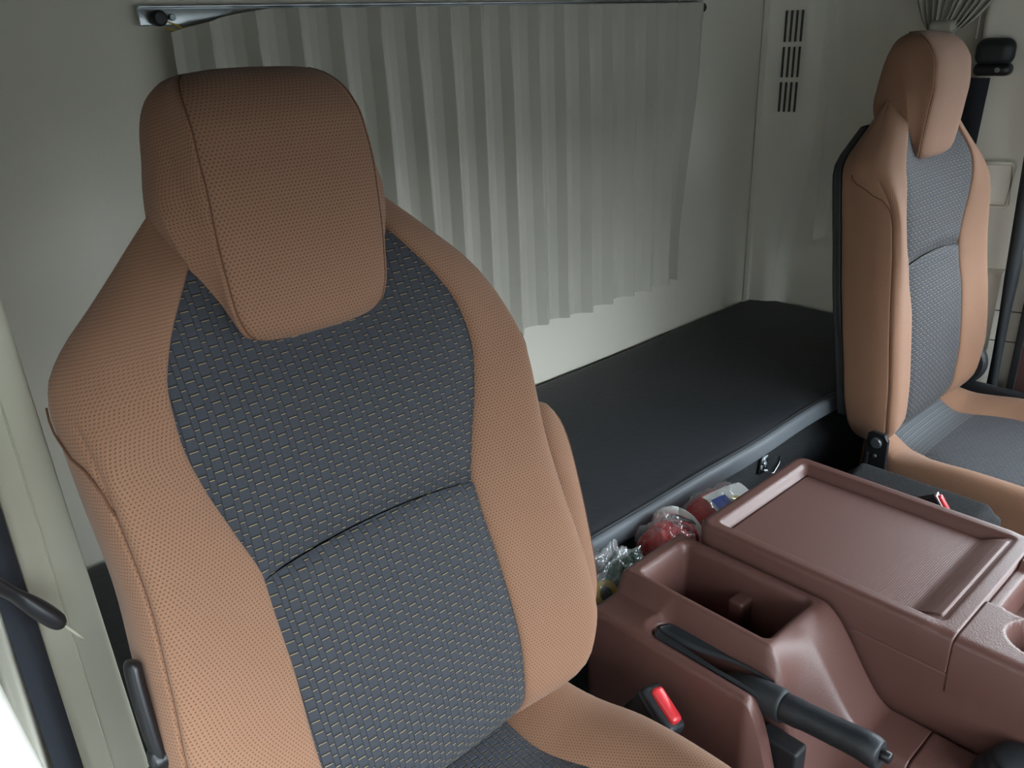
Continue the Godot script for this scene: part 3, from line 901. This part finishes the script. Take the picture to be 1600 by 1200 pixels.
# ---------- bunk ----------
func build_bunk():
	var b = thing("bunk_mattress", V(1.12, -0.82, -1.06), "thin black bunk mattress behind the seats with a grey front edge", "mattress")
	var x0 = 0.02; var x1 = 2.236; var z0 = -1.335; var z1 = -0.782
	var f = func(x, z):
		var e = -sdr(x, z, x0, x1, z0, z1, 0.06)
		var r = 0.012
		var fil = 0.0 if e > r else r - sqrt(maxf(0.0, r * r - pow(r - e, 2.0)))
		return -0.78 - fil + 0.0025 * sin(x * 7.0) * sin(z * 9.0) - 0.004 * ss(0.05, 0.0, e)
	var m = put("pad", relief(x0, x1, z0, z1 - 0.003, 0.014, f, -0.818, 0.06), M.bed, b)
	m.position = -b.position
	var path = []
	for i in 60:
		var x = lerpf(x0 + 0.01, x1 - 0.06, i / 59.0)
		path.append(V(x, -0.800 + 0.0015 * sin(x * 17.0), -0.784 + 0.0022 * sin(x * 11.0)) - b.position)
	var rows = []
	for p in path:
		var row = []
		for q in curve([Vector2(-0.010, 0.0195), Vector2(-0.002, 0.0185), Vector2(0.004, 0.014), Vector2(0.006, 0.004), Vector2(0.006, -0.012), Vector2(0.003, -0.019), Vector2(-0.008, -0.020)], 3): row.append(p + Vector3(0, q.y, q.x))
		rows.append(row)
	put("edge_band", sheet(rows, false, null, V(1.1, -0.8, -1.5) - b.position), M.bed_edge, b)
	var st = []
	for p in path: st.append(p + Vector3(0, 0.0195, -0.004))
	put("stitching", tube(st, 0.0009, 5), M.shell, b)
	var base = tag(put("carpeted_box", rbox(Vector3(2.20, 0.575, 0.50), 0.01), M.carpet, null, V(1.12, -1.109, -1.07)), "dark carpeted bunk box beneath the black mattress", "bunk base")
	var l = thing("latch", V(1.452, -0.862, -0.814), "small bright steel latch on the carpeted bunk front", "latch")
	put("back_plate", plate([Vector2(-0.016, -0.035), Vector2(0.012, -0.035), Vector2(0.016, 0.045), Vector2(-0.010, 0.045)], 0.004, 0.001), M.chrome, l)
	put("hook", tube([Vector3(0.0, -0.03, 0.004), Vector3(0.014, -0.034, 0.014), Vector3(0.030, -0.018, 0.016), Vector3(0.042, -0.008, 0.012)], [0.006, 0.007, 0.005, 0.003], 10, 0.4), M.chrome, l)
	put("rivet", plate(disc_outline(0.006, 14), 0.006, 0.002), M.steel, l, Vector3(0.001, 0.022, 0.004))
	put("rivet", plate(disc_outline(0.006, 14), 0.006, 0.002), M.steel, l, Vector3(-0.002, -0.012, 0.004))

# ---------- consoles ----------
func build_centre_console():
	var x0 = 0.986; var x1 = 1.306; var zf = -0.262
	var edge = func(d, r): return 0.0 if d > r else r - sqrt(maxf(0.0, r * r - pow(r - maxf(d, 0.0), 2.0)))
	var lid = thing("console_lid", V(1.146, -0.80, -0.46), "wide brown console lid with a shallow textured tray", "console lid")
	var top = func(x, z):
		var e = -sdr(x, z, x0, x1, -0.662, 0.3, 0.022)
		var y = -0.742 - 0.6 * edge.call(e, 0.016) + 0.002 * (1.0 - ss(0.004, 0.02, e)) * ss(-0.28, -0.30, z)
		var t = -sdr(x, z, x0 + 0.022, x1 - 0.020, -0.640, -0.282, 0.012)
		var ramp = 0.016 * ss(0.0, 0.016, t)
		if z > -0.36: ramp = minf(ramp, 0.016 * (1.0 - ss(-0.345, -0.287, z)) + 0.0025 * ss(0.0, 0.004, t))
		return y - ramp
	var mi = put("lid_moulding", relief(x0, x1, -0.662, zf - 0.0012, 0.003, top, -0.800, 0.022, true, true), M.console, lid)
	mi.position = -lid.position
	var mat_floor = func(x, z): return top.call(x, z) + 0.0006
	var tr = put("tray_mat", relief(x0 + 0.037, x1 - 0.035, -0.625, -0.290, 0.005, mat_floor, -0.765), M.tray, lid)
	tr.position = -lid.position
	# body below the lid and its forward part with cup holders
	var body = thing("centre_console", V(1.146, -1.39, -0.35), "brown centre console body with cup holder in front of lid", "console")
	var lower = put("side_moulding", rbox(Vector3(0.319, 0.58, 0.74), 0.004), M.console, body, V(1.146, -1.0915, -0.290) - body.position)
	var cup = func(x, z):
		var e = -sdr(x, z, x0, x1, zf, 0.10, 0.004)
		var y = -0.744 - 0.6 * edge.call(-sdr(x, z, x0, x1, -0.662, 0.10, 0.01), 0.016)
		var h1 = Vector2((x - 1.065), z + 0.180).length() - 0.042
		var h2 = sdr(x, z, 1.095, 1.27, -0.246, -0.02, 0.02)
		var h = minf(h1, h2)
		y -= 0.075 * (1.0 - ss(-0.008, 0.002, h))
		# finger notch against the lid
		y -= 0.010 * (1.0 - ss(-0.003, 0.004, sdr(x, z, 1.10, 1.225, -0.30, -0.240, 0.008)))
		return y
	var fr = put("cup_holder_moulding", relief(x0, x1, zf, 0.10, 0.003, cup, -0.83, 0.0), M.console, body)
	fr.position = -body.position

func build_driver_console():
	var x0 = 0.757; var x1 = 0.979
	var c = thing("driver_console", V(0.87, -1.38, -0.40), "brown side console with open storage bin beside the driver's seat", "console")
	var f = func(x, z):
		var box = ss(0.816, 0.838, x)
		var e_left = x - x0
		var side = 0.010 - sqrt(maxf(0.0, 0.0001 - pow(0.010 - minf(e_left, 0.010), 2.0)))
		var back = z + 0.690
		var rear = 0.010 - sqrt(maxf(0.0, 0.0001 - pow(0.010 - clampf(back, 0.0, 0.010), 2.0)))
		var right = x1 - x
		var rt = 0.007 - sqrt(maxf(0.0, 0.000049 - pow(0.007 - clampf(right, 0.0, 0.007), 2.0)))
		var yl = -0.800 - 0.23 * ss(-0.425, -0.33, z)
		var yb = -0.768 - 0.124 * ss(-0.436, -0.315, z)
		var low = ss(0.842, 0.905, x)
		var frontness = ss(-0.44, -0.40, z)
		var y = lerpf(yl, yb, lerpf(box, low, frontness))
		y -= side * (1.0 - frontness) + rear + rt
		# channel and slot for the parking brake
		var sl = sdr(x, z, 0.783, 0.822, -0.598, -0.20, 0.018)
		if z < -0.26:
			y -= 0.008 * (1.0 - ss(0.0, 0.014, sl)) + 0.10 * (1.0 - ss(-0.005, 0.001, sl))
		# storage bin
		var p = sdr(x, z, 0.849, 0.961, -0.664, -0.446, 0.010)
		y -= 0.004 * (1.0 - ss(0.0, 0.006, p)) + 0.135 * (1.0 - ss(-0.007, 0.0, p))
		return y
	var m = put("moulding", relief(x0, x1, -0.690, -0.262, 0.0024, f, -1.38), M.console, c)
	m.position = -c.position
	var f2 = func(x, z): return f.call(x, -0.262) + 0.03 * ss(-0.2, 0.1, z) if x > 0.0 else 0.0
	var m2 = put("forward_moulding", relief(0.86, x1, -0.2605, 0.10, 0.004, f2, -1.38), M.console, c)
	m2.position = -c.position
	put("bin_rib", rbox(Vector3(0.034, 0.10, 0.026), 0.006, 4), M.console_smooth, c, V(0.946, -0.858, -0.548) - c.position)
	put("bin_rib", rbox(Vector3(0.030, 0.07, 0.018), 0.005, 4), M.console_smooth, c, V(0.862, -0.870, -0.545) - c.position)
	# rubber gaiter in the slot
	var g = thing("brake_gaiter", V(0.8025, -0.83, -0.52), "black rubber gaiter with a slit around the parking brake", "gaiter")
	for sd in [-1, 1]:
		var rows = []
		for i in 26:
			var k = i / 25.0
			var z = lerpf(-0.592, -0.415, k)
			var row = []
			var open = 0.0012 + 0.014 * ss(0.15, 0.75, k)
			var wid = 0.0202 * sqrt(clampf(1.0 - pow(1.0 - minf(k / 0.07, 1.0), 2.0), 0.02, 1.0))
			open = minf(open, wid - 0.001)
			for j in 7:
				var q = j / 6.0
				var xx = lerpf(wid, open, q)
				row.append(V(0.8025 + sd * xx, -0.8068 - 0.003 * q + 0.008 * q * ss(0.3, 0.8, k) - (0.006 if j == 6 else 0.0) - 0.0, z) - g.position)
			rows.append(row)
		put("flap", sheet(rows, false, null, Vector3(0, -0.4, 0)), M.rubber, g)
	# parking brake
	var h = thing("parking_brake", V(0.80, -0.84, -0.47), "black parking brake lever with a leather-grained grip", "brake lever")
	var path = [V(0.802, -0.840, -0.485), V(0.801, -0.830, -0.455), V(0.800, -0.820, -0.42), V(0.800, -0.816, -0.388)]
	for i in path.size(): path[i] -= h.position
	put("lever_sleeve", tube(curve(path, 5), [0.010, 0.012, 0.014, 0.0155, 0.017, 0.018, 0.019, 0.0195, 0.020, 0.0202, 0.0205, 0.0205, 0.0205, 0.0205, 0.0205, 0.0198], 18, 1.15), M.rubber, h)
	var gp = [V(0.800, -0.816, -0.390), V(0.8, -0.811, -0.35), V(0.8, -0.807, -0.31), V(0.8, -0.804, -0.282), V(0.8, -0.806, -0.266), V(0.8, -0.806, -0.262)]
	for i in gp.size(): gp[i] -= h.position
	put("grip", tube(curve(gp, 5), [0.0185, 0.0188, 0.019, 0.019, 0.018, 0.018, 0.018, 0.018, 0.018, 0.0182, 0.0182, 0.0184, 0.0186, 0.0188, 0.019, 0.0194, 0.0196, 0.0196, 0.0194, 0.019, 0.0182, 0.0175, 0.017, 0.016, 0.014, 0.009], 20, 1.0), M.black_grain, h)
	put("release_button", tube([V(0.8, -0.802, -0.266) - h.position, V(0.8, -0.8015, -0.252) - h.position, V(0.8, -0.8015, -0.2505) - h.position], [0.0072, 0.0072, 0.005], 14), M.black, h)
	put("mounting_bracket", rbox(Vector3(0.030, 0.15, 0.060), 0.006), M.shell, h, V(0.8025, -0.945, -0.388) - h.position)
	# gear lever gaiter at the frame's edge
	var gg = thing("gear_lever_gaiter", V(0.955, -0.888, -0.155), "ribbed black gear lever gaiter low on the console", "gaiter")
	for k in 4:
		put("rib", tube([Vector3(0, 0.012 * k, 0), Vector3(0, 0.012 * k + 0.004, 0), Vector3(0, 0.012 * k + 0.010, 0)], [0.046 - 0.006 * k, 0.048 - 0.006 * k, 0.042 - 0.006 * k], 26, 1.0, Vector3(1, 0, 0)), M.rubber, gg)

# ---------- loose things behind the console ----------
func lump(center, size, seed_, bumpy, turn = 0.0, n = 26):
	var nz = FastNoiseLite.new()
	nz.seed = seed_
	nz.frequency = 1.0
	var rows = []
	for i in n + 1:
		var a = PI * i / n
		var row = []
		for j in n * 2:
			var b = TAU * j / (n * 2)
			var d = Vector3(sin(a) * cos(b), cos(a), sin(a) * sin(b))
			var k = 1.0 + bumpy * (nz.get_noise_3d(d.x * 1.6, d.y * 1.6, d.z * 1.6) + 0.5 * absf(nz.get_noise_3d(d.x * 4.5, d.y * 4.5, d.z * 4.5)))
			row.append(center + (Vector3(d.x * size.x, d.y * size.y, d.z * size.z) * k).rotated(Vector3.UP, turn))
		rows.append(row)
	return sheet(rows, true)

func build_bags():
	wall_box("floor_step", 0.80, 1.30, -1.40, -0.905, -0.815, -0.665, M.carpet)
	var a = thing("red_bundle", V(1.112, -0.876, -0.724), "red roll in clear plastic with white and blue label", "bundle")
	put("roll", lump(Vector3(0.035, 0.045, -0.005), Vector3(0.076, 0.042, 0.042), 3, 0.10, -0.15), M.red_cloth, a)
	put("wrapper", lump(Vector3(0.035, 0.047, -0.005), Vector3(0.086, 0.048, 0.048), 7, 0.25, -0.15, 34), M.film, a)
	var lab = []
	for i in 9:
		var row = []
		for j in 13:
			var g = lerpf(-0.1, 1.35, i / 8.0); var x = lerpf(-0.035, 0.06, j / 12.0)
			row.append(Vector3(0.035, 0.045, -0.005) + Vector3(x, cos(g) * 0.050 * sqrt(1 - x * x * 40), sin(g) * 0.050 * sqrt(1 - x * x * 40)).rotated(Vector3.UP, -0.15))
		lab.append(row)
	var lb = put("paper_label", sheet(lab, false, null, Vector3(0.035, 0.0, 0)), M.white, a)
	var blue = []
	for i in 4:
		var row = []
		for j in 5:
			var g = lerpf(0.25, 0.75, i / 3.0); var x = lerpf(-0.030, 0.004, j / 4.0)
			row.append(Vector3(0.035, 0.045, -0.005) + Vector3(x, cos(g) * 0.0512 * sqrt(1 - x * x * 40), sin(g) * 0.0512 * sqrt(1 - x * x * 40)).rotated(Vector3.UP, -0.15))
		blue.append(row)
	put("blue_print", sheet(blue, false, null, Vector3(0.035, 0, 0)), M.blue, lb)
	var dot = plate(disc_outline(0.010, 16), 0.0015, 0.0003)
	put("yellow_print", dot, M.yellow, lb, Vector3(0.040, 0.045, -0.005) + Vector3(0.012, 0.0405, 0.0325).rotated(Vector3.UP, -0.15), Vector3(-52, -14, 0))
	var b = thing("red_parcel", V(1.000, -0.878, -0.733), "glossy red parcel tied in a white strap with clip", "bundle")
	put("parcel", lump(Vector3(0, 0.045, 0), Vector3(0.046, 0.046, 0.040), 13, 0.20, -0.2), M.red_cloth, b)
	put("wrapper", lump(Vector3(0, 0.046, 0), Vector3(0.052, 0.054, 0.046), 17, 0.35, -0.2, 34), M.film, b)
	var ring = []
	for k in 25:
		var g = TAU * k / 24
		ring.append(Vector3(0.036 + 0.010 * sin(g), 0.048 + cos(g) * 0.056, sin(g) * 0.048))
	put("strap", tube(ring, 0.008, 8, 0.25, Vector3(1, 0, 0)), M.white, b)
	put("clip", tube([Vector3(0.020, 0.100, 0.004), Vector3(0.038, 0.094, 0.026), Vector3(0.050, 0.082, 0.040), Vector3(0.058, 0.092, 0.038)], 0.0028, 8), M.steel, b)
	var c = thing("plastic_bag", V(0.866, -0.890, -0.736), "crumpled clear plastic bag holding green and yellow things", "bag")
	put("green_cloth", lump(Vector3(0.030, 0.050, 0.004), Vector3(0.038, 0.040, 0.030), 31, 0.5), M.green, c)
	var yr = []
	for k in 17: yr.append(Vector3(-0.028 + 0.020 * cos(TAU * k / 16), 0.052 + 0.014 * sin(TAU * k / 16), 0.012 - 0.012 * sin(TAU * k / 16)))
	put("yellow_ring", tube(yr, 0.006, 8), M.yellow, c)
	put("film", lump(Vector3(0.0, 0.055, 0.0), Vector3(0.060, 0.060, 0.034), 37, 0.5, -0.1, 40), M.film, c)

# ---------- driver's door side ----------
func build_left():
	var cu = thing("side_curtain", V(0.10, -0.90, -0.76), "cream curtain edge hanging at the left beside the driver's seat", "curtain", "cab curtains")
	var rows = []
	for i in 41:
		var g = i / 40.0
		var y = lerpf(0.30, -0.74, g)
		var row = []
		var tw = 0.006 * sin(g * 5.0)
		for q in curve([Vector2(0.088, -0.745), Vector2(0.089 + tw, -0.756), Vector2(0.106, -0.770), Vector2(0.122 + 0.026 * g, -0.792 + tw), Vector2(0.127 + 0.026 * g, -0.80), Vector2(0.122 + 0.026 * g, -0.806), Vector2(0.10, -0.80), Vector2(0.075, -0.79), Vector2(0.06, -0.80)], 4): row.append(V(q.x, y, q.y) - cu.position)
		rows.append(row)
	put("drape", sheet(rows, false, null, Vector3(0, 0.6, -0.6)), M.blind, cu)
	var st = []
	for i in 41: st.append(rows[i][9] + Vector3(0, 0, 0.0006))
	put("hem_stitch", tube(st, 0.0009, 5), M.stitch, cu)
	# strap down the pillar
	var b = thing("belt_webbing", V(0.08, -0.90, -0.70), "dark belt strap running down the left edge of the view", "seat belt")
	rows = []
	for i in 20:
		var g = i / 19.0
		var y = lerpf(0.2, -0.90, g)
		rows.append([V(0.062 - 0.0 * g, y, -0.722) - b.position, V(0.086 + 0.0 * g, y, -0.736) - b.position, V(0.0855, y, -0.7375) - b.position, V(0.0615, y, -0.7235) - b.position])
	put("webbing", sheet(rows, true), M.belt, b)
	var h = thing("blind_pull", V(0.09, -0.45, -0.70), "black plastic pull with a frayed cord end at left", "pull handle")
	var path = [V(0.050, -0.372, -0.69), V(0.062, -0.392, -0.695), V(0.076, -0.416, -0.70), V(0.092, -0.443, -0.70), V(0.099, -0.455, -0.70)]
	for i in path.size(): path[i] -= h.position
	put("handle", tube(curve(path, 5), [0.0055, 0.008, 0.0088, 0.009, 0.009, 0.0088, 0.0085, 0.0082, 0.008, 0.0082, 0.0092, 0.0102, 0.011, 0.0114, 0.0115, 0.0114, 0.0112, 0.0106, 0.0096, 0.008, 0.004], 16, 0.7), M.black, h)
	put("cord_end", tube([V(0.098, -0.453, -0.70) - h.position, V(0.106, -0.468, -0.70) - h.position, V(0.111, -0.478, -0.70) - h.position], 0.0016, 6), M.stitch, h)
	# painted lip of the door opening
	var lip = []
	for g in [[0.004, -0.16, -0.545], [0.010, -0.30, -0.55], [0.018, -0.38, -0.55], [0.026, -0.46, -0.545], [0.040, -0.56, -0.53], [0.060, -0.72, -0.50]]: lip.append(V(g[0], g[1], g[2]))
	struct("trim_6", tube(curve(lip, 6), 0.016, 14), M.white_paint)
	# dark blanket of rucked cloth behind the strap
	rows = []
	for i in 31:
		var g = i / 30.0
		var y = lerpf(0.2, -0.68, g)
		var row = []
		for j in 31:
			var f = j / 30.0
			row.append(V(0.012 + 0.052 * f, y, -0.735 - 0.02 * f + 0.010 * sin(f * 16.0 + 1.5 * sin(g * 7.0)) + 0.006 * sin(g * 23.0 + f * 5.0)))
		rows.append(row)
	tag(put("rucked_curtain", sheet(rows, false, null, V(0.04, -0.3, -1.2)), M.curtain), "rucked grey curtain fold behind the dark strap at left", "curtain", "cab curtains")

func _ready():
	rng.seed = 7
	# camera
	var cam = Camera3D.new()
	cam.name = "camera"
	add_child(cam)
	cam.position = V(0, 0, 0)
	cam.rotation_degrees = Vector3(-22.904, -42.008, -2.306)
	cam.fov = 49.49
	cam.near = 0.02
	cam.current = true
	# sky and exposure
	var env = Environment.new()
	var sky_m = ProceduralSkyMaterial.new()
	sky_m.sky_top_color = Color(0.92, 0.97, 1.0)
	sky_m.sky_horizon_color = Color(0.78, 0.81, 0.83)
	sky_m.ground_horizon_color = Color(0.30, 0.31, 0.30)
	sky_m.ground_bottom_color = Color(0.30, 0.30, 0.29)
	sky_m.sky_energy_multiplier = 3.0
	sky_m.ground_energy_multiplier = 1.0
	var sky = Sky.new()
	sky.sky_material = sky_m
	env.background_mode = Environment.BG_SKY
	env.sky = sky
	env.tonemap_mode = Environment.TONE_MAPPER_LINEAR
	env.tonemap_exposure = 1.65
	env.sdfgi_enabled = true
	env.ssao_enabled = true
	env.ssil_enabled = true
	var we = WorldEnvironment.new()
	we.name = "world_environment"
	we.environment = env
	add_child(we)
	make_materials()
	build_shell()
	build_corner()
	build_door_side()
	driver_seat()
	passenger_seat()
	build_bunk()
	build_curtain()
	build_centre_console()
	build_driver_console()
	build_bags()
	build_left()
